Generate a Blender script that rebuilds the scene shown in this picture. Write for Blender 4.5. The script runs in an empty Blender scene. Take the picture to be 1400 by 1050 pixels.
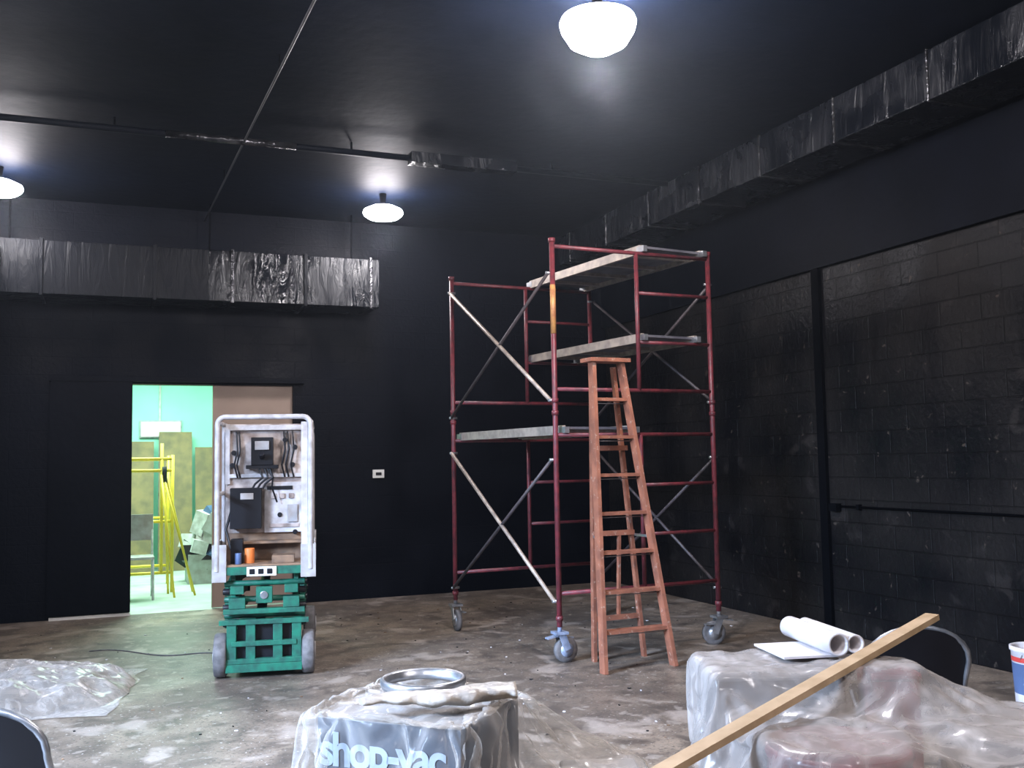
import math,bpy,bmesh,random
from mathutils import Vector,Matrix,noise
random.seed(4)
D=bpy.data; SC=bpy.context.scene
SC.view_settings.view_transform='Standard'
SC.view_settings.look='None'
SC.view_settings.exposure=-0.05
# ---------------------------------------------------------------- materials
def nd(nt,t,**k):
    n=nt.nodes.new(t)
    for a,b in k.items():
        setattr(n,a,b)
    return n
def mat(name,c1,c2=None,rough=.5,metal=0,scale=6,bump=0,bscale=40,rough2=None,lo=.35,hi=.65,emit=None,es=0,spec=.5,brick=None,detail=6,bstr=.6,specks=None,stretch=None,bdist=.02,mortar=None):
    m=D.materials.new(name);m.use_nodes=True;nt=m.node_tree;b=nt.nodes['Principled BSDF'];L=nt.links
    tc=nd(nt,'ShaderNodeTexCoord')
    b.inputs['Metallic'].default_value=metal
    b.inputs['Roughness'].default_value=rough
    b.inputs['Specular IOR Level'].default_value=spec
    n=nd(nt,'ShaderNodeTexNoise');n.inputs['Scale'].default_value=scale;n.inputs['Detail'].default_value=detail
    L.new(tc.outputs['Object'],n.inputs['Vector'])
    mr=nd(nt,'ShaderNodeMapRange');mr.inputs[1].default_value=lo;mr.inputs[2].default_value=hi
    L.new(n.outputs['Fac'],mr.inputs[0])
    c2=c2 or tuple(x*.75 for x in c1)
    mx=nd(nt,'ShaderNodeMix',data_type='RGBA')
    mx.inputs[6].default_value=(*c1,1);mx.inputs[7].default_value=(*c2,1)
    L.new(mr.outputs[0],mx.inputs[0]);col=mx.outputs[2]
    for (sc,a,bb,cc,st) in (specks or []):
        n3=nd(nt,'ShaderNodeTexNoise');n3.inputs['Scale'].default_value=sc;n3.inputs['Detail'].default_value=5;n3.inputs['Distortion'].default_value=.4
        L.new(tc.outputs['Object'],n3.inputs['Vector'])
        r3=nd(nt,'ShaderNodeMapRange');r3.inputs[1].default_value=a;r3.inputs[2].default_value=bb;r3.inputs[4].default_value=st
        L.new(n3.outputs['Fac'],r3.inputs[0])
        m3=nd(nt,'ShaderNodeMix',data_type='RGBA');m3.inputs[7].default_value=(*cc,1)
        L.new(r3.outputs[0],m3.inputs[0]);L.new(col,m3.inputs[6]);col=m3.outputs[2]
    last=None
    if brick:
        sx=nd(nt,'ShaderNodeSeparateXYZ');cb=nd(nt,'ShaderNodeCombineXYZ')
        L.new(tc.outputs['Object'],sx.inputs[0]);L.new(sx.outputs[1 if brick=='x' else 0],cb.inputs[0]);L.new(sx.outputs[2],cb.inputs[1])
        bk=nd(nt,'ShaderNodeTexBrick');bk.inputs['Scale'].default_value=1.0
        bk.inputs['Brick Width'].default_value=.4;bk.inputs['Row Height'].default_value=.2;bk.inputs['Mortar Size'].default_value=.007
        bk.inputs['Mortar Smooth'].default_value=.4
        L.new(cb.outputs[0],bk.inputs['Vector'])
        bp=nd(nt,'ShaderNodeBump');bp.invert=True;bp.inputs['Strength'].default_value=bstr;bp.inputs['Distance'].default_value=.012
        L.new(bk.outputs['Fac'],bp.inputs['Height']);last=bp
        if mortar:
            mm_=nd(nt,'ShaderNodeMath',operation='MULTIPLY');L.new(bk.outputs['Fac'],mm_.inputs[0]);L.new(n.outputs['Fac'],mm_.inputs[1])
            m4=nd(nt,'ShaderNodeMix',data_type='RGBA');m4.inputs[7].default_value=(*mortar,1)
            L.new(mm_.outputs[0],m4.inputs[0]);L.new(col,m4.inputs[6]);col=m4.outputs[2]
    L.new(col,b.inputs['Base Color'])
    if rough2 is not None:
        r=nd(nt,'ShaderNodeMapRange');r.inputs[1].default_value=lo;r.inputs[2].default_value=hi;r.inputs[3].default_value=rough;r.inputs[4].default_value=rough2
        L.new(n.outputs['Fac'],r.inputs[0]);L.new(r.outputs[0],b.inputs['Roughness'])
    if bump:
        n2=nd(nt,'ShaderNodeTexNoise');n2.inputs['Scale'].default_value=bscale;n2.inputs['Detail'].default_value=5
        src=tc.outputs['Object']
        if stretch:
            mp2=nd(nt,'ShaderNodeMapping');mp2.inputs['Scale'].default_value=stretch;L.new(src,mp2.inputs[0]);src=mp2.outputs[0];n2.inputs['Distortion'].default_value=1.0
        L.new(src,n2.inputs['Vector'])
        bp=nd(nt,'ShaderNodeBump');bp.inputs['Strength'].default_value=bump;bp.inputs['Distance'].default_value=bdist
        L.new(n2.outputs['Fac'],bp.inputs['Height'])
        if last: L.new(last.outputs[0],bp.inputs['Normal'])
        last=bp
    if last: L.new(last.outputs[0],b.inputs['Normal'])
    if emit:
        b.inputs['Emission Color'].default_value=(*emit,1);b.inputs['Emission Strength'].default_value=es
    return m
def plastic(name,col,a0,a1,scale=9):
    m=D.materials.new(name);m.use_nodes=True;nt=m.node_tree;L=nt.links;b=nt.nodes['Principled BSDF'];out=nt.nodes['Material Output']
    b.inputs['Base Color'].default_value=(*col,1);b.inputs['Roughness'].default_value=.2
    tr=nd(nt,'ShaderNodeBsdfTransparent');tr.inputs[0].default_value=(.97,.97,.96,1)
    mx=nd(nt,'ShaderNodeMixShader');tc=nd(nt,'ShaderNodeTexCoord')
    n=nd(nt,'ShaderNodeTexNoise');n.inputs['Scale'].default_value=scale;n.inputs['Detail'].default_value=6;n.inputs['Distortion'].default_value=2.2
    mp=nd(nt,'ShaderNodeMapping');mp.inputs['Scale'].default_value=(1,1,.35);L.new(tc.outputs['Object'],mp.inputs[0])
    L.new(mp.outputs[0],n.inputs['Vector'])
    r=nd(nt,'ShaderNodeMapRange');r.inputs[1].default_value=.45;r.inputs[2].default_value=.75;r.inputs[3].default_value=a0;r.inputs[4].default_value=a1
    L.new(n.outputs['Fac'],r.inputs[0])
    lw=nd(nt,'ShaderNodeLayerWeight');lw.inputs['Blend'].default_value=.3
    ad=nd(nt,'ShaderNodeMath',operation='MULTIPLY_ADD',use_clamp=True);ad.inputs[1].default_value=.6
    L.new(lw.outputs['Facing'],ad.inputs[0]);L.new(r.outputs[0],ad.inputs[2])
    L.new(ad.outputs[0],mx.inputs[0]);L.new(tr.outputs[0],mx.inputs[1]);L.new(b.outputs[0],mx.inputs[2]);L.new(mx.outputs[0],out.inputs[0])
    return m
M={}
M['wallb']=mat('black_paint_block_back',(.0014,.0021,.0048),(.0025,.0036,.0072),rough=.36,rough2=.6,scale=1.5,bump=.2,bscale=30,brick='y',bstr=.25,spec=.08)
M['wallr']=mat('black_paint_block_right',(.0020,.0022,.0034),(.0068,.0058,.0056),rough=.32,rough2=.55,scale=1.3,bump=.35,bscale=20,brick='x',bstr=.5,spec=.2,
   specks=[(14,.67,.73,(.07,.055,.045),.55),(3.5,.62,.70,(.022,.019,.018),.5)],mortar=(.0006,.0006,.0008))
M['black']=mat('black_paint_smooth',(.0012,.0019,.0040),(.0021,.0030,.0060),rough=.45,scale=2,bump=.15,bscale=12,spec=.06)
M['blk']=mat('black_trim_paint',(.001,.0012,.002),(.0016,.002,.003),rough=.6,scale=2,spec=.03)
M['ceil']=mat('black_ceiling',(.0011,.0024,.0060),(.0022,.0040,.0092),rough=.6,scale=2,bump=.2,bscale=8,spec=.04)
M['duct']=mat('black_foil_duct',(.0026,.0034,.0052),(.0055,.0064,.009),rough=.12,rough2=.40,scale=2.2,bump=1.0,bscale=6,lo=.42,hi=.60,spec=.34,stretch=(1.6,1.6,.35),bdist=.035)
M['ductd']=mat('dim_black_duct',(.0022,.003,.0048),(.005,.006,.0085),rough=.30,rough2=.5,scale=2.2,bump=.8,bscale=6,spec=.14,stretch=(1.6,1.6,.35),bdist=.03)  # dimmer copy of the foil duct; the left run's dimness is in the material
M['strap']=mat('foil_strap',(.10,.10,.105),(.02,.02,.023),rough=.2,metal=.8,scale=9,bump=.8,bscale=20)
M['floor']=mat('stained_concrete',(.25,.195,.145),(.13,.10,.076),rough=.40,rough2=.6,scale=1.1,bump=.1,bscale=60,lo=.35,hi=.66,detail=12,
   specks=[(5,.45,.66,(.07,.054,.043),.9),(45,.56,.63,(.055,.045,.037),.75),(38,.65,.69,(.55,.52,.48),.75),(.8,.45,.66,(.068,.053,.043),.8),(2.3,.57,.65,(.38,.32,.27),.6),(9,.60,.66,(.34,.29,.24),.5)])
M['red']=mat('maroon_paint',(.17,.024,.032),(.08,.018,.023),rough=.45,scale=18)
M['yel']=mat('yellow_paint',(.75,.55,.04),(.6,.42,.03),rough=.45)
M['ochre']=mat('ochre_tube',(.5,.26,.08),(.3,.12,.05),rough=.5,scale=20)
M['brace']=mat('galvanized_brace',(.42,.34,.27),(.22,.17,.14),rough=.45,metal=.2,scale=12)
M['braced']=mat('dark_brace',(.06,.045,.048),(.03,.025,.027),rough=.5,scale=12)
M['cond']=mat('painted_conduit',(.016,.016,.021),(.010,.010,.013),rough=.45,scale=12)
M['alu']=mat('weathered_aluminium',(.44,.37,.31),(.26,.22,.19),rough=.45,metal=.3,scale=14)
M['ply']=mat('weathered_plywood',(.13,.125,.14),(.07,.065,.08),rough=.7,scale=7)
M['wood']=mat('ladder_wood',(.31,.112,.062),(.18,.066,.04),rough=.55,scale=9,bump=.1,specks=[(30,.62,.7,(.5,.4,.32),.5)])
M['lumber']=mat('new_lumber',(.46,.32,.19),(.36,.24,.13),rough=.6,scale=12)
M['steel']=mat('steel',(.45,.46,.48),(.3,.31,.33),rough=.35,metal=.8,scale=20)
M['bluest']=mat('blue_grey_caster',(.36,.42,.55),(.2,.24,.33),rough=.4,metal=.3,scale=20)
M['rubber']=mat('grey_rubber',(.16,.15,.15),(.09,.085,.085),rough=.7,scale=20)
M['dark']=mat('dark_plastic',(.010,.010,.013),rough=.4,spec=.3)
M['green']=mat('green_machine_paint',(.010,.15,.09),(.006,.065,.045),rough=.4,scale=14,rough2=.6)
M['white']=mat('white_rail_paint',(.60,.58,.60),(.38,.35,.34),rough=.4,scale=12)
M['beige']=mat('dirty_white_panel',(.52,.44,.40),(.16,.11,.09),rough=.5,scale=9,lo=.42,hi=.7)
M['deck']=mat('muddy_deck',(.28,.17,.10),(.14,.09,.06),rough=.7,scale=9)
M['greyp']=mat('grey_plate',(.42,.41,.42),(.3,.27,.25),rough=.5,scale=10)
M['orange']=mat('orange_plastic',(.75,.2,.04),rough=.5)
M['plate']=mat('white_plate',(.75,.75,.72),(.7,.7,.66),rough=.4)
M['lamp']=mat('lamp_glass',(1,1,1),rough=.4,emit=(1,.94,1),es=100)
M['mint']=mat('mint_wall',(.33,.74,.55),(.29,.66,.49),rough=.6,scale=2)
M['sfloor']=mat('pale_floor',(.52,.60,.54),(.40,.46,.41),rough=.5,scale=3)
M['tan']=mat('tan_door',(.31,.23,.18),(.26,.19,.15),rough=.6,scale=3)
M['plyb']=mat('plywood',(.22,.15,.06),(.13,.095,.045),rough=.65,scale=6)
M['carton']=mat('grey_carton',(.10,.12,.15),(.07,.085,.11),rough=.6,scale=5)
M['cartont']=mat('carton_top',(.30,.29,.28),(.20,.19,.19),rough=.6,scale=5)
M['kraft']=mat('kraft_carton',(.19,.16,.14),(.13,.11,.10),rough=.7,scale=5)
M['cream']=mat('crumpled_film',(.55,.48,.40),(.34,.30,.26),rough=.35,scale=10,bump=.6,bscale=18)
M['blue']=mat('blue_print',(.08,.13,.26),(.06,.10,.20),rough=.5)
M['ink']=mat('pale_ink',(.46,.54,.64),(.36,.44,.54),rough=.5)
M['drum']=mat('maroon_drum',(.22,.035,.04),(.12,.022,.027),rough=.4,scale=8)
M['paper']=mat('white_paper',(.72,.70,.72),(.55,.52,.53),rough=.55,scale=7)
M['film']=plastic('plastic_sheeting',(.66,.61,.56),.05,.28,6)
M['film3']=plastic('plastic_sheeting_heavy',(.50,.46,.43),.24,.62,6)
M['film2']=plastic('plastic_sheeting_floor',(.58,.54,.50),.18,.5)
M['red2']=mat('red_label',(.6,.06,.05),rough=.5)
# ---------------------------------------------------------------- mesh builder
class MB:
    def __init__(s): s.bm=bmesh.new();s.mats=[]
    def mi(s,m):
        m=M[m]
        if m not in s.mats: s.mats.append(m)
        return s.mats.index(m)
    def face(s,vs,m,smooth=False):
        try: f=s.bm.faces.new(vs)
        except ValueError: return
        f.material_index=s.mi(m);f.smooth=smooth
    def box(s,c,size,m,rot=None):
        c=Vector(c);hx,hy,hz=[k/2 for k in size];rot=rot or Matrix.Identity(3);v=[]
        for x in(-hx,hx):
            for y in(-hy,hy):
                for z in(-hz,hz): v.append(s.bm.verts.new(c+rot@Vector((x,y,z))))
        for q in((0,1,3,2),(4,6,7,5),(0,4,5,1),(2,3,7,6),(0,2,6,4),(1,5,7,3)): s.face([v[i] for i in q],m)
    def b2(s,a,b,m):
        s.box([(a[i]+b[i])/2 for i in range(3)],[abs(b[i]-a[i]) for i in range(3)],m)
    def bar(s,p1,p2,w,h,m,up=(0,0,1)):
        p1=Vector(p1);p2=Vector(p2);d=(p2-p1);l=d.length;d.normalize();up=Vector(up)
        x=d.cross(up).normalized();z=x.cross(d).normalized()
        s.box((p1+p2)/2,(w,l,h),m,Matrix((x,d,z)).transposed())
    def tube(s,pts,r,m,seg=10,closed=False):
        pts=[Vector(p) for p in pts];n=len(pts);rings=[];prev=None
        for i,p in enumerate(pts):
            if closed: d=pts[(i+1)%n]-pts[i-1]
            else: d=pts[min(i+1,n-1)]-pts[max(i-1,0)]
            d.normalize()
            if prev is None:
                a=Vector((0,0,1)) if abs(d.z)<.9 else Vector((1,0,0))
                x=d.cross(a).normalized()
            else: x=(prev-d*prev.dot(d)).normalized()
            prev=x;y=d.cross(x);rr=r[i] if isinstance(r,(list,tuple)) else r
            rings.append([s.bm.verts.new(p+x*rr*math.cos(2*math.pi*k/seg)+y*rr*math.sin(2*math.pi*k/seg)) for k in range(seg)])
        for i in range(n if closed else n-1):
            A=rings[i];B=rings[(i+1)%n]
            for k in range(seg): s.face([A[k],A[(k+1)%seg],B[(k+1)%seg],B[k]],m,True)
        if not closed: s.face(rings[0][::-1],m);s.face(rings[-1],m)
    def cyl(s,p1,p2,r,m,seg=16): s.tube([p1,p2],r,m,seg)
    def lathe(s,prof,c,m,axis=(0,0,1),seg=32,closed=False):
        c=Vector(c);z=Vector(axis).normalized();a=Vector((1,0,0)) if abs(z.x)<.9 else Vector((0,1,0))
        x=(a-z*a.dot(z)).normalized();y=z.cross(x);R=[]
        for r,h in prof:
            if r<1e-6: R.append([s.bm.verts.new(c+z*h)])
            else: R.append([s.bm.verts.new(c+z*h+(x*math.cos(2*math.pi*k/seg)+y*math.sin(2*math.pi*k/seg))*r) for k in range(seg)])
        n=len(R)
        for i in range(n if closed else n-1):
            A=R[i];B=R[(i+1)%n]
            for k in range(seg):
                k2=(k+1)%seg
                if len(A)==1: s.face([A[0],B[k2],B[k]],m,True)
                elif len(B)==1: s.face([A[k],A[k2],B[0]],m,True)
                else: s.face([A[k],A[k2],B[k2],B[k]],m,True)
    def done(s,name,loc=(0,0,0),rz=0,bevel=0,coll=None):
        bmesh.ops.recalc_face_normals(s.bm,faces=s.bm.faces)
        me=D.meshes.new(name);s.bm.to_mesh(me);s.bm.free()
        for m in s.mats: me.materials.append(m)
        o=D.objects.new(name,me);SC.collection.objects.link(o);o.location=loc;o.rotation_euler[2]=rz
        if bevel:
            b=o.modifiers.new('bevel','BEVEL');b.width=bevel;b.segments=2;b.limit_method='ANGLE';b.angle_limit=math.radians(50)
        return o
# ---------------------------------------------------------------- room
XR=6.1;YB=11.75;ZC=4.52;XL=-5.0;YF=-2.5
o=MB();o.b2((XL-.2,YF-.2,-.2),(XR+.3,YB+.01,0),'floor');o.done('floor')
o=MB();o.b2((XL-.2,YF-.2,ZC),(XR+.3,YB+.2,ZC+.2),'ceil');o.done('ceiling')
DX0,DX1,DZ=.22,1.98,2.52
o=MB()
o.b2((XL-.2,YB,0),(DX0,YB+.2,ZC),'wallb');o.b2((DX1,YB,0),(XR+.3,YB+.2,ZC),'wallb');o.b2((DX0,YB,DZ),(DX1,YB+.2,ZC),'wallb')
o.done('wall_back')
o=MB();o.b2((XR,YF,0),(XR+.3,YB,ZC),'wallr');o.done('wall_right')
o=MB();o.b2((XL-.2,YF,0),(XL,YB,ZC),'wallb');o.done('wall_left')
o=MB();o.b2((XL-.2,YF-.2,0),(XR+.3,YF,ZC),'wallb');o.done('wall_front')
o=MB();o.b2((6.05,YF,3.33),(XR,YB-.0,ZC),'black');o.done('trim_bulkhead_right')
o=MB();o.b2((XR-.035,7.40,0),(XR,7.50,3.33),'blk');o.done('trim_pilaster_right')
o=MB();o.cyl((XR-.02,YF,1.14),(XR-.02,7.38,1.14),.010,'blk',8)
for y in (1,3,5,7): o.box((XR-.02,y,1.14),(.04,.03,.05),'blk')
o.box((XR-.03,7.3,1.13),(.06,.10,.07),'blk')
o.done('wall_conduit')
# sliding door leaf and pale strip coloured as light leaking under it
o=MB();o.b2((-.6,YB-.07,.05),(DX0-.0,YB-.012,DZ+.02),'black');o.b2((-.62,YB-.08,DZ+.02),(2.1,YB,DZ+.07),'black')
o.done('door_1')
o=MB();o.b2((-.58,YB-.06,0),(DX0,YB-.0,.03),'plate');o.done('gap_light_strip')
o=MB();o.b2((1.08,YB+.05,0.01),(DX1,YB+.1,DZ),'tan');o.box((1.16,YB+.03,1.05),(.03,.06,.12),'steel');o.done('door_2')
# storage room beyond
o=MB();o.b2((-2.5,YB+.2,-.2),(4,17,0),'sfloor');o.b2((DX0,YB+.01,-.2),(DX1,YB+.2,0),'sfloor');o.done('floor_storage')
o=MB();o.b2((-2.5,17,0),(4,17.1,3.4),'mint');o.b2((.72,16.97,0),(.75,17,3.4),'white');o.done('wall_storage_back')
o=MB();o.b2((-2.6,YB+.2,0),(-2.5,17,3.4),'mint');o.done('wall_storage_left')
o=MB();o.b2((4,YB+.2,0),(4.1,17,3.4),'mint');o.done('wall_storage_right')
o=MB();o.b2((-2.6,YB+.2,3.4),(4.1,17.1,3.5),'mint');o.done('ceiling_storage')
# ducts
Z1=ZC-.003
o=MB();o.b2((XL+.01,11.15,3.39),(.97,11.72,3.95),'ductd');o.b2((.97,11.15,3.39),(2.87,11.72,3.95),'duct')
for x in (-4,-2.9,-1.8,-.7,.4,1.2,2.0,2.75): o.b2((x,11.13,3.37),(x+.035,11.74,3.97),'strap' if x in(1.2,2.75) else 'ductd')
for x in (-3,-1,1,2.6): o.cyl((x,11.4,3.95),(x,11.4,Z1),.012,'blk',6)
o.done('air_duct',bevel=.02)
o=MB();o.b2((5.4,-2,4.12),(5.95,YB-.1,4.49),'duct')
for y in range(-1,12): o.b2((5.385,y+.3,4.105),(5.96,y+.32,4.5),'strap')
o.done('air_duct',bevel=.03)
o=MB();o.cyl((-1.4,3,3.75),(-1.4,11.1,3.75),.36,'duct',28)
for y in (4,5.5,7,8.5,10):
    o.cyl((-1.4,y,3.75),(-1.4,y+.05,3.75),.375,'strap',28);o.cyl((-1.4,y+.02,4.1),(-1.4,y+.02,Z1),.008,'blk',6)
o.done('round_air_duct')
o=MB();o.cyl((XL+.01,8.75,4.42),(5.3,8.75,4.42),.03,'black',12);o.b2((2.55,8.68,4.37),(3.6,8.82,4.47),'duct');o.cyl((.4,8.75,4.42),(1.5,8.75,4.42),.033,'strap',12)
for x in (-4,-2,0,2,4): o.cyl((x,8.75,4.42),(x,8.75,Z1),.01,'blk',6)
o.done('ceiling_pipe')
o=MB();o.cyl((1.28,-1,4.4),(.97,11.7,4.4),.010,'cond',8)
for y in (1,4,7,10): o.cyl((1.28-.0244*(y+1),y,4.4),(1.28-.0244*(y+1),y,Z1),.006,'blk',6)
o.done('ceiling_conduit')
# thermostat
o=MB();o.box((2.99,YB-.015,1.47),(.14,.03,.1),'plate');o.box((2.99,YB-.032,1.47),(.07,.012,.035),'dark');o.done('thermostat',bevel=.004)
# ---------------------------------------------------------------- lamps
def lamp(x,y,power,upk=.12,big=0):
    b=MB();z=4.30;k=1.2 if big else 1.08;d=1.95 if big else .8  # big: bowl enlarged so its shape takes in the bloom around it
    b.lathe([(.0,-.09*d),(.08*k,-.085*d),(.15*k,-.06*d),(.19*k,-.02*d),(.2*k,.01),(.19*k,.04),(.12,.08),(0,.09)],(x,y,z),'lamp')
    b.lathe([(.0,.08),(.03,.08),(.025,.1),(.04,Z1-z),(0,Z1-z)],(x,y,z),'blk',seg=20)
    b.done('high_bay_lamp')
    for dz,kk in((-.3,1),(.13,upk)):
        if kk==0: continue
        l=D.lights.new('lamp_light','POINT');l.energy=power*kk;l.color=(1,.95,.97) if dz<0 else (.9,.85,1);l.shadow_soft_size=.06 if dz>0 else .12
        lo=D.objects.new('lamp_light',l);lo.location=(x+(.18 if dz>0 else 0),y,z+dz);SC.collection.objects.link(lo)
for x,y,p,u,bg in ((2.79,5.37,310,.10,1),(2.72,10.39,55,0,0),(-1.03,10.58,60,0,0),(-1.03,5.37,90,0,0),(2.79,.3,240,0,0),(-1.03,.3,210,0,0)): lamp(x,y,p,u,bg)
# unseen cool light added at left to brighten the near floor
l=D.lights.new('cool_fill','AREA');l.shape='RECTANGLE';l.size=2.2;l.size_y=2.0;l.energy=780;l.color=(.5,.68,1);l.spread=math.radians(62)
lo=D.objects.new('cool_fill',l);lo.location=(-4.85,3.4,3.2);lo.rotation_euler=(Vector((4.9,1.9,-3.2))).to_track_quat('-Z','Y').to_euler();SC.collection.objects.link(lo)
l=D.lights.new('storage_light','AREA');l.size=2.5;l.energy=400;l.color=(.72,1,.88)
lo=D.objects.new('storage_light',l);lo.location=(.6,14.3,3.35);SC.collection.objects.link(lo)
# ---------------------------------------------------------------- scaffold
B=Vector((3.32,7.30,0));C=Vector((4.87,7.40,0));A=Vector((3.08,9.16,0));Dp=A+(C-B)
o=MB();TOP=3.38
def at(p,q,t,z): v=p.lerp(q,t);return Vector((v.x,v.y,z))
def caster(b,p,ang,m):
    d=Vector((math.cos(ang),math.sin(ang),0));n=Vector((-d.y,d.x,0));w=p+d*.05
    c=Vector((w.x,w.y,.1))
    b.lathe([(.02,-.022),(.06,-.022),(.075,-.015),(.1,-.02),(.1,.02),(.075,.015),(.06,.022),(.02,.022)],c,'rubber',axis=n,seg=28,closed=True)
    b.lathe([(0,-.03),(.055,-.03),(.055,.03),(0,.03)],c,m,axis=n,seg=18)
    for sgn in(-1,1):
        b.bar(c+n*sgn*.038,p+n*sgn*.038+Vector((0,0,.23)),.008,.06,m,up=n.cross(Vector((0,0,1))))
    b.box(p+Vector((0,0,.235)),(.11,.11,.02),m);b.cyl(p+Vector((0,0,.24)),p+Vector((0,0,.4)),.018,m)
    b.bar(p+Vector((0,0,.22)),p+Vector((0,0,.2))-d*.12,.05,.012,m)
    b.bar(c+n*.045+Vector((0,0,.08)),c+n*.045+Vector((0,0,.08))+d*.1,.03,.01,m)
for P,Q in((B,C),(A,Dp)):
    for p in(P,Q):
        o.cyl(at(p,p,0,.28),at(p,p,0,TOP),.022,'red',12)
        for z in(1.96,2.06,.33,TOP-.01): o.cyl(at(p,p,0,z),at(p,p,0,z+.035),.029,'red',12)
    for z in(TOP-.04,2.17,1.80,.54): o.cyl(at(P,Q,0,z),at(P,Q,1,z),.017,'red',10)
    t=.52
    o.cyl(at(P,Q,t,TOP-.04),at(P,Q,t,2.17),.019,'red',10);o.cyl(at(P,Q,t,1.80),at(P,Q,t,.54),.019,'red',10)
    for z in(3.0,2.58,1.38,.97): o.cyl(at(P,Q,t,z),at(P,Q,1,z),.015,'red',10)
o.cyl(at(B,B,0,2.62),at(B,B,0,3.02),.0235,'ochre',12)
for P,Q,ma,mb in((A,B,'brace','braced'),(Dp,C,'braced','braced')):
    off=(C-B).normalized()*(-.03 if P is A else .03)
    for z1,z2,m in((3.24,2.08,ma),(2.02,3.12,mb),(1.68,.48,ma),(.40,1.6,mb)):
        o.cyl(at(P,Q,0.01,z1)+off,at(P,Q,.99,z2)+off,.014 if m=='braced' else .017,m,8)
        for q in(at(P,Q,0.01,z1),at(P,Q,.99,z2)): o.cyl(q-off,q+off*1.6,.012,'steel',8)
for p,a,m in((B,.1,'bluest'),(C,2.9,'steel'),(A,-1.6,'steel'),(Dp,1,'steel')): caster(o,p,a,m)
def plat(t0,t1,z):
    z=z+.02
    a0,a1,b0,b1=at(B,C,t0,z),at(B,C,t1,z),at(A,Dp,t0,z),at(A,Dp,t1,z)
    o.bar((a0+a1)/2+Vector((0,-.0,.035)),(b0+b1)/2+Vector((0,0,.035)),(a1-a0).length-.03,.02,'ply')
    o.bar(a0+Vector((0,0,.02)),b0+Vector((0,0,.02)),.03,.075,'alu');o.bar(a1+Vector((0,0,.02)),b1+Vector((0,0,.02)),.03,.075,'alu')
    n=(b0-a0).normalized()
    for k in(.12,.35,.6,.85): o.bar(a0.lerp(b0,k)+Vector((0,0,.012)),a1.lerp(b1,k)+Vector((0,0,.012)),.04,.03,'alu')
    for q in(a0,a1): o.bar(q-n*.05+Vector((0,0,.02)),q+n*.05+Vector((0,0,.02)),.04,.05,'steel')
    for q in(b0,b1): o.bar(q-n*.05+Vector((0,0,.02)),q+n*.05+Vector((0,0,.02)),.04,.05,'steel')
plat(.56,.96,TOP-.04);plat(.55,.9,2.58);plat(.05,.48,1.80)
o.done('scaffold_tower')
# ---------------------------------------------------------------- step ladder
o=MB()
FL,FR=Vector((3.44,6.78,0)),Vector((4.06,6.81,0));TL,TR=Vector((3.49,6.96,2.36)),Vector((3.75,6.98,2.36))
RL,RR=Vector((3.58,7.22,0)),Vector((4.04,7.24,0))
for a,b in((FL,TL),(FR,TR)): o.bar(a+Vector((0,0,.0)),b,.03,.085,'wood',up=(0,1,0))
for a,b in((RL,TL+Vector((.03,.07,-.03))),(RR,TR+Vector((-.03,.07,-.03)))): o.bar(a,b,.028,.05,'wood',up=(0,1,0))
o.box((3.62,6.98,2.375),(.36,.17,.03),'wood',Matrix.Rotation(.05,3,'Z'))
for i in range(1,8):
    t=i/8;l=FL.lerp(TL,t);r=FR.lerp(TR,t);z=Vector((0,.02,0))
    o.bar(l+z,r+z,.10,.024,'wood');o.cyl(l+z-Vector((0,0,.03)),r+z-Vector((0,0,.03)),.004,'steel',6)
for i in(1,3,5):
    t=i/7;l=RL.lerp(TL,t);r=RR.lerp(TR,t);o.bar(l,r,.02,.04,'wood')
for a,b,c,d in((FL,TL,RL,TL),(FR,TR,RR,TR)):
    p=a.lerp(b,.42);q=c.lerp(d,.42);o.bar(p,q,.006,.02,'steel')
mid=RL.lerp(RR,.5);o.bar(mid+Vector((0,0,.34)),mid+Vector((-.03,-.1,1.0)),.02,.035,'wood',up=(0,1,0))
o.done('wooden_stepladder')
# ---------------------------------------------------------------- scissor lift
o=MB();L=1.55
o.b2((-.25,.05,.1),(.25,L-.05,.32),'green')
o.b2((-.28,-.03,.05),(.28,.03,.11),'green')
for x in(-.24,-.1,.1,.24): o.b2((x-.035,-.02,.1),(x+.035,.05,.44),'green')
o.b2((-.2,.04,.12),(.2,.06,.43),'dark')
for z,w in((.13,.30),(.26,.24),(.42,.33),(.5,.30)): o.b2((-w,-.03,z-.018),(w,.02,z+.018),'green')
for sx in(-1,1):
    for y in(.1,L-.15):
        o.lathe([(0,-.05),(.1,-.05),(.155,-.045),(.165,-.03),(.165,.03),(.155,.045),(.1,.05),(0,.05)],(sx*.325,y,.165),'rubber',axis=(1,0,0),seg=30)
        o.lathe([(0,-.056),(.07,-.056),(.07,.056),(0,.056)],(sx*.325,y,.165),'greyp',axis=(1,0,0),seg=20)
    for k in range(3):
        z0=.4+k*.12;z1=z0+.1
        o.bar((sx*.28,.08,z0),(sx*.28,L-.1,z1),.035,.07,'green');o.bar((sx*.235,.08,z1),(sx*.235,L-.1,z0),.035,.07,'green')
        for y in(.08,L/2,L-.1): o.cyl((sx*.2,y,(z0 if y<.5 else z1)),(sx*.31,y,(z0 if y<.5 else z1)),.025,'dark',12)
    o.b2((sx*.2-.06,-.02,.52),(sx*.2+.06,.04,.6),'green');o.b2((sx*.2-.05,-.03,.63),(sx*.2+.05,.03,.69),'green')
for z in(.46,.58,.7): o.cyl((-.3,.08,z),(.3,.08,z),.022,'green',12)
o.cyl((-.05,.1,.3),(-.05,1.2,.62),.04,'dark',14)
o.b2((-.06,-.04,.56),(.06,.03,.68),'green');o.cyl((0,-.05,.62),(0,.03,.62),.03,'steel',12)
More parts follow.
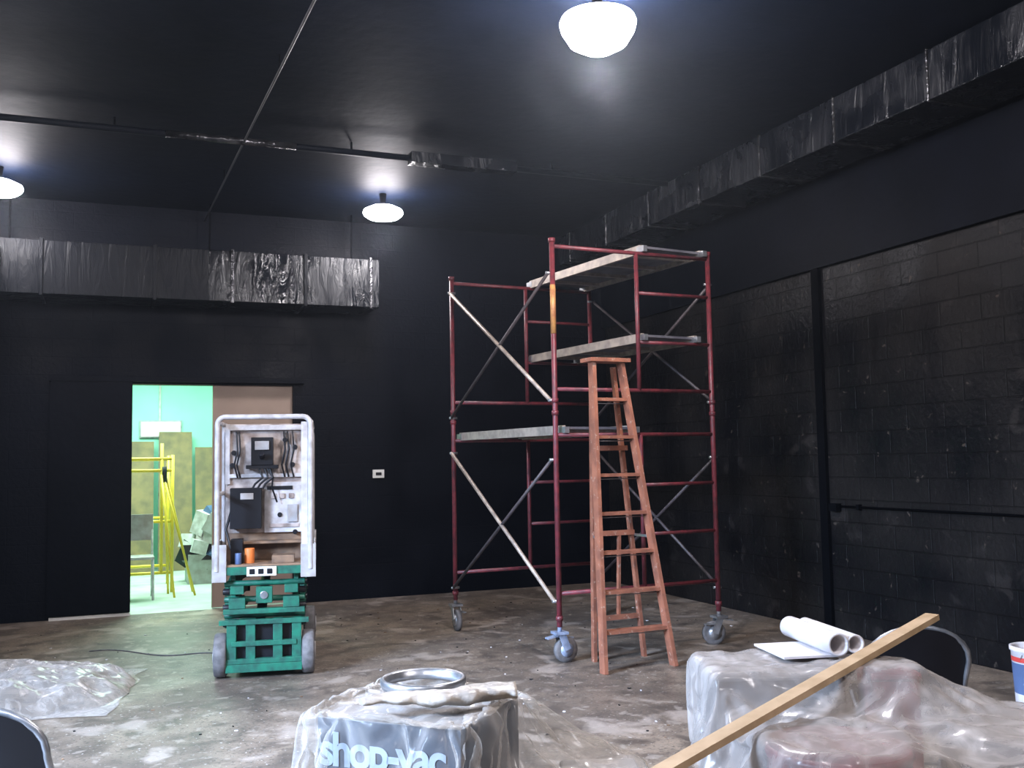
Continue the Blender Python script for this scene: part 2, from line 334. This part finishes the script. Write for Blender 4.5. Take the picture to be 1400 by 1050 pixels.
# deck
o.b2((-.37,0,.77),(.37,L,.83),'green');o.b2((-.36,0.01,.83),(.36,L-.01,.845),'deck')
o.b2((-.13,-.015,.76),(.09,0,.83),'plate')
for i in range(3): o.b2((-.11+i*.065,-.02,.775),(-.07+i*.065,-.014,.815),'dark')
o.b2((-.385,-.01,.72),(-.28,.02,1.0),'greyp');o.b2((.27,-.01,.74),(.385,.02,.99),'greyp')
for sx in(-1,1):
    o.b2((sx*.375-.008,0,.8),(sx*.375+.008,L,1.0),'greyp')
def arc(y,x0,x1,z0,z1,r=.09):
    p=[(x0,y,z0)]
    for k in range(7):
        a=math.pi-k*math.pi/12;p.append((x0+r+r*math.cos(a),y,z1-r+r*math.sin(a)))
    for k in range(7):
        a=math.pi/2-k*math.pi/12;p.append((x1-r+r*math.cos(a),y,z1-r+r*math.sin(a)))
    p.append((x1,y,z0));return p
o.tube(arc(0,-.35,.345,.8,1.97,.06),.02,'white',12);o.tube(arc(L-.02,-.35,.35,.8,1.95),.02,'white',12)
o.b2((.275,.0,.95),(.325,.02,1.93),'white')
o.b2((-.36,-.005,1.0),(-.335,.02,1.3),'white')
for sx in(-1,1):
    for z in(1.38,1.93): o.cyl((sx*.35,0,z),(sx*.35,L-.02,z),.018,'white',10)
    for y in(.55,1.05): o.cyl((sx*.35,y,.85),(sx*.35,y,1.93),.018,'white',10)
# machine panel
y=.42
o.b2((-.325,y,1.06),(.29,y+.05,1.93),'beige')
o.b2((-.31,y-.03,1.5),(.28,y,1.53),'white');o.b2((-.31,y-.03,1.88),(.28,y,1.92),'white')
o.b2((-.325,y-.03,1.45),(-.29,y,1.93),'white')
o.b2((-.02,y-.04,1.06),(.27,y,1.46),'white');o.b2((.0,y-.05,1.40),(.2,y-.04,1.43),'dark')
for x in(.05,.12,.19): o.b2((x-.02,y-.055,1.33),(x+.02,y-.04,1.37),'beige')
o.b2((.02,y-.05,1.1),(.25,y-.04,1.13),'beige');o.b2((.16,y-.055,1.14),(.24,y-.04,1.28),'greyp')
o.b2((-.12,y-.13,1.60),(.05,y-.02,1.82),'dark');o.b2((-.09,y-.15,1.72),(.02,y-.12,1.79),'greyp')
o.cyl((-.035,y-.15,1.66),(-.035,y-.2,1.69),.02,'dark',10);o.b2((-.16,y-.12,1.57),(.09,y-.02,1.60),'dark')
o.b2((-.28,y-.14,1.10),(-.04,y-.01,1.42),'dark');o.b2((-.2,y-.15,1.33),(-.1,y-.138,1.38),'greyp')
for x in(-.24,-.22,.13,.16,.2): o.tube([(x,y-.02,1.87),(x+.01,y-.04,1.72),(x-.015,y-.05,1.6),(x+.01,y-.03,1.5)],.008,'dark',6)
for x in(-.06,-.02,.02): o.tube([(x,y-.1,1.58),(x+.03,y-.12,1.5),(x-.03,y-.1,1.45),(x-.05,y-.12,1.41)],.010,'dark',6)
o.tube([(.0,y-.1,1.58),(.05,y-.12,1.5),(.04,y-.1,1.42),(.08,y-.08,1.3)],.008,'dark',6)
o.tube([(-.27,y-.08,1.25),(-.31,y-.12,1.1),(-.27,y-.15,.95),(-.18,y-.2,.87)],.012,'dark',6)
for x,z in((-.26,1.7),(.22,1.74),(.2,1.6),(-.27,1.6),(.1,1.2),(.22,1.06),(.14,1.8)): o.cyl((x,y-.05,z),(x,y,z),.02,'dark',10)
o.b2((-.32,y,.845),(.29,y+.05,1.06),'deck');o.b2((-.3,y-.14,.98),(.27,y,1.0),'deck')
o.b2((-.26,.12,.845),(-.17,.24,1.03),'dark');o.cyl((-.12,.15,.845),(-.12,.15,.96),.038,'orange',16)
o.cyl((-.2,.08,.845),(-.2,.08,.93),.025,'blue',12);o.b2((.05,.1,.845),(.22,.3,.9),'deck')
o.done('scissor_lift',loc=(1.10,7.82,0),rz=math.radians(-11),bevel=.005)
# ---------------------------------------------------------------- draped plastic (physically simulated once, frozen to mesh)
def colliders(objs):
    for q in objs:
        q.modifiers.new('Collision','COLLISION');q.collision.thickness_outer=.01;q.collision.cloth_friction=12
def drape(name,cx,cy,z,sx,sy,rz,frames,m,res=.022):
    nx=int(sx/res);ny=int(sy/res);me=D.meshes.new(name);v=[];f=[]
    R=Matrix.Rotation(rz,3,'Z')
    for j in range(ny+1):
        for i in range(nx+1):
            x=(i/nx-.5)*sx;y=(j/ny-.5)*sy
            p=R@Vector((x,y,0));v.append((p.x+cx,p.y+cy,z+.05*noise.noise(Vector((x*4,y*4,cx)))+.02*noise.noise(Vector((x*11,y*11,cx)))))
    for j in range(ny):
        for i in range(nx):
            a=j*(nx+1)+i;f.append((a,a+1,a+nx+2,a+nx+1))
    me.from_pydata(v,[],f);me.update();ob=D.objects.new(name,me);SC.collection.objects.link(ob)
    c=ob.modifiers.new('Cloth','CLOTH');s=c.settings;s.quality=7;s.mass=.2;s.tension_stiffness=25;s.compression_stiffness=25;s.bending_stiffness=.3;s.air_damping=1.5
    c.collision_settings.distance_min=.006;c.collision_settings.collision_quality=3
    c.point_cache.frame_start=1;c.point_cache.frame_end=frames
    return ob
def ridge(p): return 1-2*abs(noise.noise(p))
def freeze(ob,m):
    dg=bpy.context.evaluated_depsgraph_get();ev=ob.evaluated_get(dg);me=D.meshes.new_from_object(ev)
    ob.modifiers.clear();ob.data=me;me.materials.clear();me.materials.append(m)
    ns=[v.normal.copy() for v in me.vertices]
    for v,n in zip(me.vertices,ns):
        if n.z<0: n=-n
        p=v.co;q=Vector((p.x,p.y,p.z*.5))
        w=noise.noise(q*3+Vector((5,5,5)))*.5
        d=.016*max(0,ridge(q*7+Vector((w,w,0)))-.35)+.011*max(0,ridge(q*15+Vector((w*3,0,w)))-.3)
        v.co=p+n*d
    for p in me.polygons: p.use_smooth=True
    sb=ob.modifiers.new('sub','SUBSURF');sb.levels=1;sb.render_levels=1
BR=math.radians(-44)
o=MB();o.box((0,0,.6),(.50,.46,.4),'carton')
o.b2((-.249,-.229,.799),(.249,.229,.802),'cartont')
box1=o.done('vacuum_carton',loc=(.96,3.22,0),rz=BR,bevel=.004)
t=D.curves.new('lettering','FONT');t.body='shop-vac';t.size=.142;t.extrude=.0008;t.align_x='CENTER';t.space_character=.88;t.offset=.004
to=D.objects.new('lettering',t);SC.collection.objects.link(to);to.parent=box1;to.location=(-.02,-.2325,.66);to.rotation_euler=(math.pi/2,0,0);t.materials.append(M['ink'])
o=MB();o.box((0,0,.385),(1.35,.75,.03),'plyb')
for x in(-.5,.5):
    for y in(-.3,.3): o.box((x,y,.185),(.05,.05,.37),'lumber')
tab1=o.done('work_table',loc=(1.16,3.14,0),rz=math.radians(-22))
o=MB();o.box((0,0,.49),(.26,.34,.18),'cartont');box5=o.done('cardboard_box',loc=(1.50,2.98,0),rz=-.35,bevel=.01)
def lathedrum(z,r=.21): return [(r*s,h) for s,h in ((0,0),(1,0),(1.02,.02),(1,.04),(1,z*.35),(1.03,z*.35+.02),(1,z*.35+.04),(1,z*.68),(1.03,z*.68+.02),(1,z*.68+.04),(1,z-.04),(1.04,z-.02),(1,z),(.93,z-.015),(0,z-.015))]
o=MB();o.lathe(lathedrum(.73),(0,0,0),'drum')
drum=o.done('steel_drum',loc=(2.05,2.50,0))
o=MB();o.box((0,0,.41),(.46,.40,.82),'kraft');box4=o.done('cardboard_box',loc=(2.28,3.16,0),rz=-.38,bevel=.01)
o=MB();o.box((0,0,.36),(.46,.42,.72),'kraft');box2=o.done('cardboard_box',loc=(2.74,2.38,0),rz=.3,bevel=.01)
o=MB();o.box((0,0,.41),(.17,.17,.82),'drum');o.box((0,0,.825),(.18,.18,.03),'drum');box3=o.done('tool_crate',loc=(2.58,2.86,0),rz=-.4,bevel=.01)
cols=[box1,tab1,drum,box2,box3,box4,box5,D.objects['floor']]
colliders(cols)
FR_=46
c1=drape('plastic_sheet',1.24,3.09,.86,2.05,1.35,math.radians(-30),FR_,M['film'])
c2=drape('plastic_sheet',2.46,2.66,.90,1.75,1.6,math.radians(-15),FR_,M['film'])
SC.frame_start=1;SC.frame_end=FR_
for f in range(1,FR_+1): SC.frame_set(f)
freeze(c1,M['film']);freeze(c2,M['film3'])
for q in cols:
    for md in list(q.modifiers):
        if md.type=='COLLISION': q.modifiers.remove(md)
SC.frame_set(1)
# hoop and crumpled film on the carton
o=MB();o.lathe([(.118,0),(.14,0),(.146,.012),(.146,.028),(.138,.034),(.128,.028),(.125,.012)],(.0,.0,0),'steel',seg=48,closed=True)
o.done('metal_hoop',loc=(1.0,3.33,.838))
o=MB();pts=[];rs=[]
for i in range(41):
    t=i/40;pts.append((-.25+.5*t,.015*math.sin(t*9),.014));rs.append(.020+.030*math.sin(min(1,t*1.15)*math.pi*.62)+.003*math.sin(t*31))
o.tube(pts,rs,'cream',28)
for vv in o.bm.verts:
    c=vv.co;c.y*=1.25;c.z=.014+(c.z-.014)*.48
    vv.co=c+Vector((0,noise.noise(c*18)*.02,ridge(Vector((c.x*9,c.y*30,2)))*.008))
q=o.done('crumpled_plastic_roll',loc=(.98,3.08,.84),rz=math.radians(-8))
# ---------------------------------------------------------------- plank, paper roll
o=MB();o.bar((3.0,3.065,.962),(1.43,2.53,.705),.055,.022,'lumber');o.done('lumber_plank')
o=MB()
for k,(dy,dz,r) in enumerate(((0,0,.042),(.066,.0,.034))):
    o.lathe([(r*.8,-.21),(r,-.21),(r,.21),(r*.8,.21)],(0,dy,dz+.045),'paper',axis=(1,0,0),seg=24,closed=True)
o.b2((-.1,-.2,-.004),(.18,.12,.004),'paper')
o.done('rolled_drawings',loc=(2.53,3.20,.862),rz=math.radians(-103))
# ---------------------------------------------------------------- folding chairs
def chair(loc,rz):
    o=MB();w=.23
    pts=[Vector((-w,-.26,0)),Vector((-w,.10,.46)),Vector((-w,.20,.64))]
    for k in range(13):
        a=math.pi-k*math.pi/12;pts.append(Vector((w*math.cos(a),.205+.03*math.sin(a),.66+.15*math.sin(a))))
    pts+=[Vector((w,.20,.64)),Vector((w,.10,.46)),Vector((w,-.26,0))]
    o.tube(pts,.0125,'steel',10)
    for sx in(-1,1): o.tube([(sx*(w-.03),.26,0),(sx*(w-.03),-.02,.34),(sx*(w-.03),-.16,.44)],.011,'steel',8)
    o.cyl((-w+.03,.2,.08),(w-.03,.2,.08),.008,'steel',8);o.cyl((-w,-.2,.075),(w,-.2,.075),.008,'steel',8)
    o.box((0,-.03,.45),(.38,.38,.022),'dark')
    nn=16;V=[]
    for j in range(6):
        row=[]
        for i in range(nn+1):
            u=-1+2*i/nn;zt=.66+.15*math.sqrt(max(0,1-u*u))-.004;z=.52+(zt-.52)*j/5
            row.append(o.bm.verts.new((u*(w-.006),.155+.22*(z-.55)/.6+.012*(1-u*u),z)))
        V.append(row)
    for j in range(5):
        for i in range(nn): o.face([V[j][i],V[j][i+1],V[j+1][i+1],V[j+1][i]],'dark',True)
    q=o.done('folding_chair',loc=loc,rz=rz)
    return q
chair((3.52,3.80,0),math.radians(156));chair((-.33,4.02,0),math.radians(160))
# ---------------------------------------------------------------- bucket
o=MB();o.lathe([(0,0),(.13,0),(.135,.01),(.15,.34),(.158,.345),(.158,.37),(.145,.372),(.135,.36),(.12,.02),(0,.02)],(0,0,0),'paper',seg=36)
o.lathe([(.1385,.08),(.1475,.27)],(0,0,0),'blue',seg=36);o.lathe([(.1485,.28),(.1502,.31)],(0,0,0),'red2',seg=36)
h=[(.155*math.cos(a),.155*math.sin(a)*.3-.02,.33-.10*math.sin(a)) for a in [k*math.pi/12 for k in range(13)]]
o.tube(h,.003,'steel',6);o.done('paint_bucket',loc=(5.46,4.72,0))
# ---------------------------------------------------------------- plastic heap on floor
nx,ny=110,90;v=[];f=[]
for j in range(ny+1):
    for i in range(nx+1):
        x=-1+2*i/nx;y=-1+2*j/ny
        r=(abs(x)**2.6+abs(y)**2.6)**.385
        edge=max(0,1-r)
        h=.17*min(1,edge*2.6)**.7*(.65+.5*noise.noise(Vector((x*1.7,y*1.7,3))))+min(1,edge*6)*(.05*ridge(Vector((x*3,y*3,1)))+.02*ridge(Vector((x*8,y*8,2))))
        wob=1+.12*noise.noise(Vector((x*2,y*2,7)))
        v.append((x*.95*wob,y*.75*wob,.006+max(0,h)))
for j in range(ny):
    for i in range(nx):
        a=j*(nx+1)+i;f.append((a,a+1,a+nx+2,a+nx+1))
me=D.meshes.new('plastic_heap');me.from_pydata(v,[],f);me.materials.append(M['film2'])
for p in me.polygons:p.use_smooth=True
ob=D.objects.new('crumpled_plastic_sheet',me);SC.collection.objects.link(ob);ob.location=(-.78,8.0,0);ob.rotation_euler[2]=-.2
# cable
o=MB();pp=[]
for k in range(40):
    t=k/39;pp.append((-.15+1.0*t,9.6-.7*t+.10*math.sin(t*8),.005))
o.tube(pp,.005,'rubber',6);o.done('extension_cord')
# scattered chips of paint and plaster on the slab
o=MB()
for i in range(220):
    x=random.uniform(-1,5.6);y=random.uniform(4.2,10.8);s=random.uniform(.006,.022)
    o.box((x,y,.003),(s,s*random.uniform(.4,1),.005),random.choice(['paper','kraft','dark','dark','deck']),Matrix.Rotation(random.random()*3,3,'Z'))
o.done('floor_debris')
# ---------------------------------------------------------------- storage-room contents
o=MB()
for x,y in((.1,13.6),(.75,13.6),(.1,14.6),(.75,14.6)): o.cyl((x,y,0),(x,y,1.75),.022,'yel',10)
for z in(.25,.9,1.7,1.55):
    o.cyl((.1,13.6,z),(.75,13.6,z),.02,'yel',8);o.cyl((.1,14.6,z),(.75,14.6,z),.02,'yel',8)
o.cyl((.62,13.6,0.25),(.62,13.6,1.9),.02,'yel',8);o.cyl((.1,13.6,.3),(.1,14.6,1.6),.015,'yel',8);o.cyl((.75,13.6,1.6),(.75,14.6,.3),.015,'yel',8)
o.done('yellow_scaffold_frame')
for i,(x,w,h,dy) in enumerate(((.35,.55,2.0,0),(.95,.5,2.15,.05),(1.5,.5,1.9,.1))):
    o=MB();o.bar((x,16.3,0),(x+.02,16.85,h),w,.02,'plyb',up=(0,-1,0));o.done('plywood_sheet')
o=MB()
for a,b in(((.75,13.0,0),(.6,13.3,1.5)),((1.0,13.1,0),(.62,13.35,1.5)),((.7,13.45,0),(.64,13.4,1.5)),((1.0,13.5,0),(.66,13.4,1.5))): o.cyl(a,b,.014,'yel',8)
o.cyl((.64,13.35,1.4),(.64,13.35,1.6),.03,'dark',10)
o.done('tripod_stand')
o=MB();o.b2((.45,16.93,2.08),(1.05,16.995,2.32),'plate');o.b2((.43,16.96,2.06),(1.07,16.998,2.34),'steel');o.done('wall_sign')
chairw=MB()
for x in(.12,.5):
    chairw.tube([(x,12.9,0),(x,13.0,.45),(x,13.05,.5),(x,13.3,.5)],.014,'white',8);chairw.tube([(x,13.35,0),(x,13.28,.5),(x,13.4,1.0)],.014,'white',8)
chairw.box((.31,13.1,.5),(.4,.42,.03),'white');chairw.box((.31,13.36,.85),(.4,.03,.32),'greyp')
chairw.done('stacking_chair')
o=MB()
for i in range(22):
    a=random.random()*6.3;rr=random.random()*.3
    o.box((1.30+rr*math.cos(a),14.6+rr*math.sin(a),.15+1.0*random.random()*(1-rr*2)),(.18+.25*random.random(),.2,.15+.2*random.random()),random.choice(['dark','greyp','dark','white','braced','blue']),Matrix.Rotation(random.random()*3,3,'Z')@Matrix.Rotation(random.random()*.8,3,'X'))
o.b2((1.0,14.3,0),(1.75,14.95,.4),'greyp');o.done('junk_pile')
# ---------------------------------------------------------------- world (scatter added for glow around the lamps) + camera
w=D.worlds.new('world');SC.world=w;w.use_nodes=True;w.node_tree.nodes['Background'].inputs[0].default_value=(.02,.03,.05,1);w.node_tree.nodes['Background'].inputs[1].default_value=.3
vs=w.node_tree.nodes.new('ShaderNodeVolumeScatter');vs.inputs['Color'].default_value=(.75,.85,1,1);vs.inputs['Density'].default_value=.0018;vs.inputs['Anisotropy'].default_value=.78
w.node_tree.links.new(vs.outputs[0],w.node_tree.nodes['World Output'].inputs['Volume'])
TH=math.radians(22);P=math.radians(4.4);R=math.radians(1.0)
r0=Vector((math.cos(TH),-math.sin(TH),0));hf=Vector((math.sin(TH),math.cos(TH),0))
fwd=hf*math.cos(P)+Vector((0,0,math.sin(P)));u0=-hf*math.sin(P)+Vector((0,0,math.cos(P)))
right=r0*math.cos(R)-u0*math.sin(R);up=r0*math.sin(R)+u0*math.cos(R)
cam=D.cameras.new('camera');co=D.objects.new('camera',cam);SC.collection.objects.link(co)
cam.sensor_width=36;cam.lens=1361/1400*36;cam.clip_end=100
mm=Matrix((right,up,-fwd)).transposed().to_4x4();mm.translation=Vector((0,0,1.6));co.matrix_world=mm
SC.camera=co
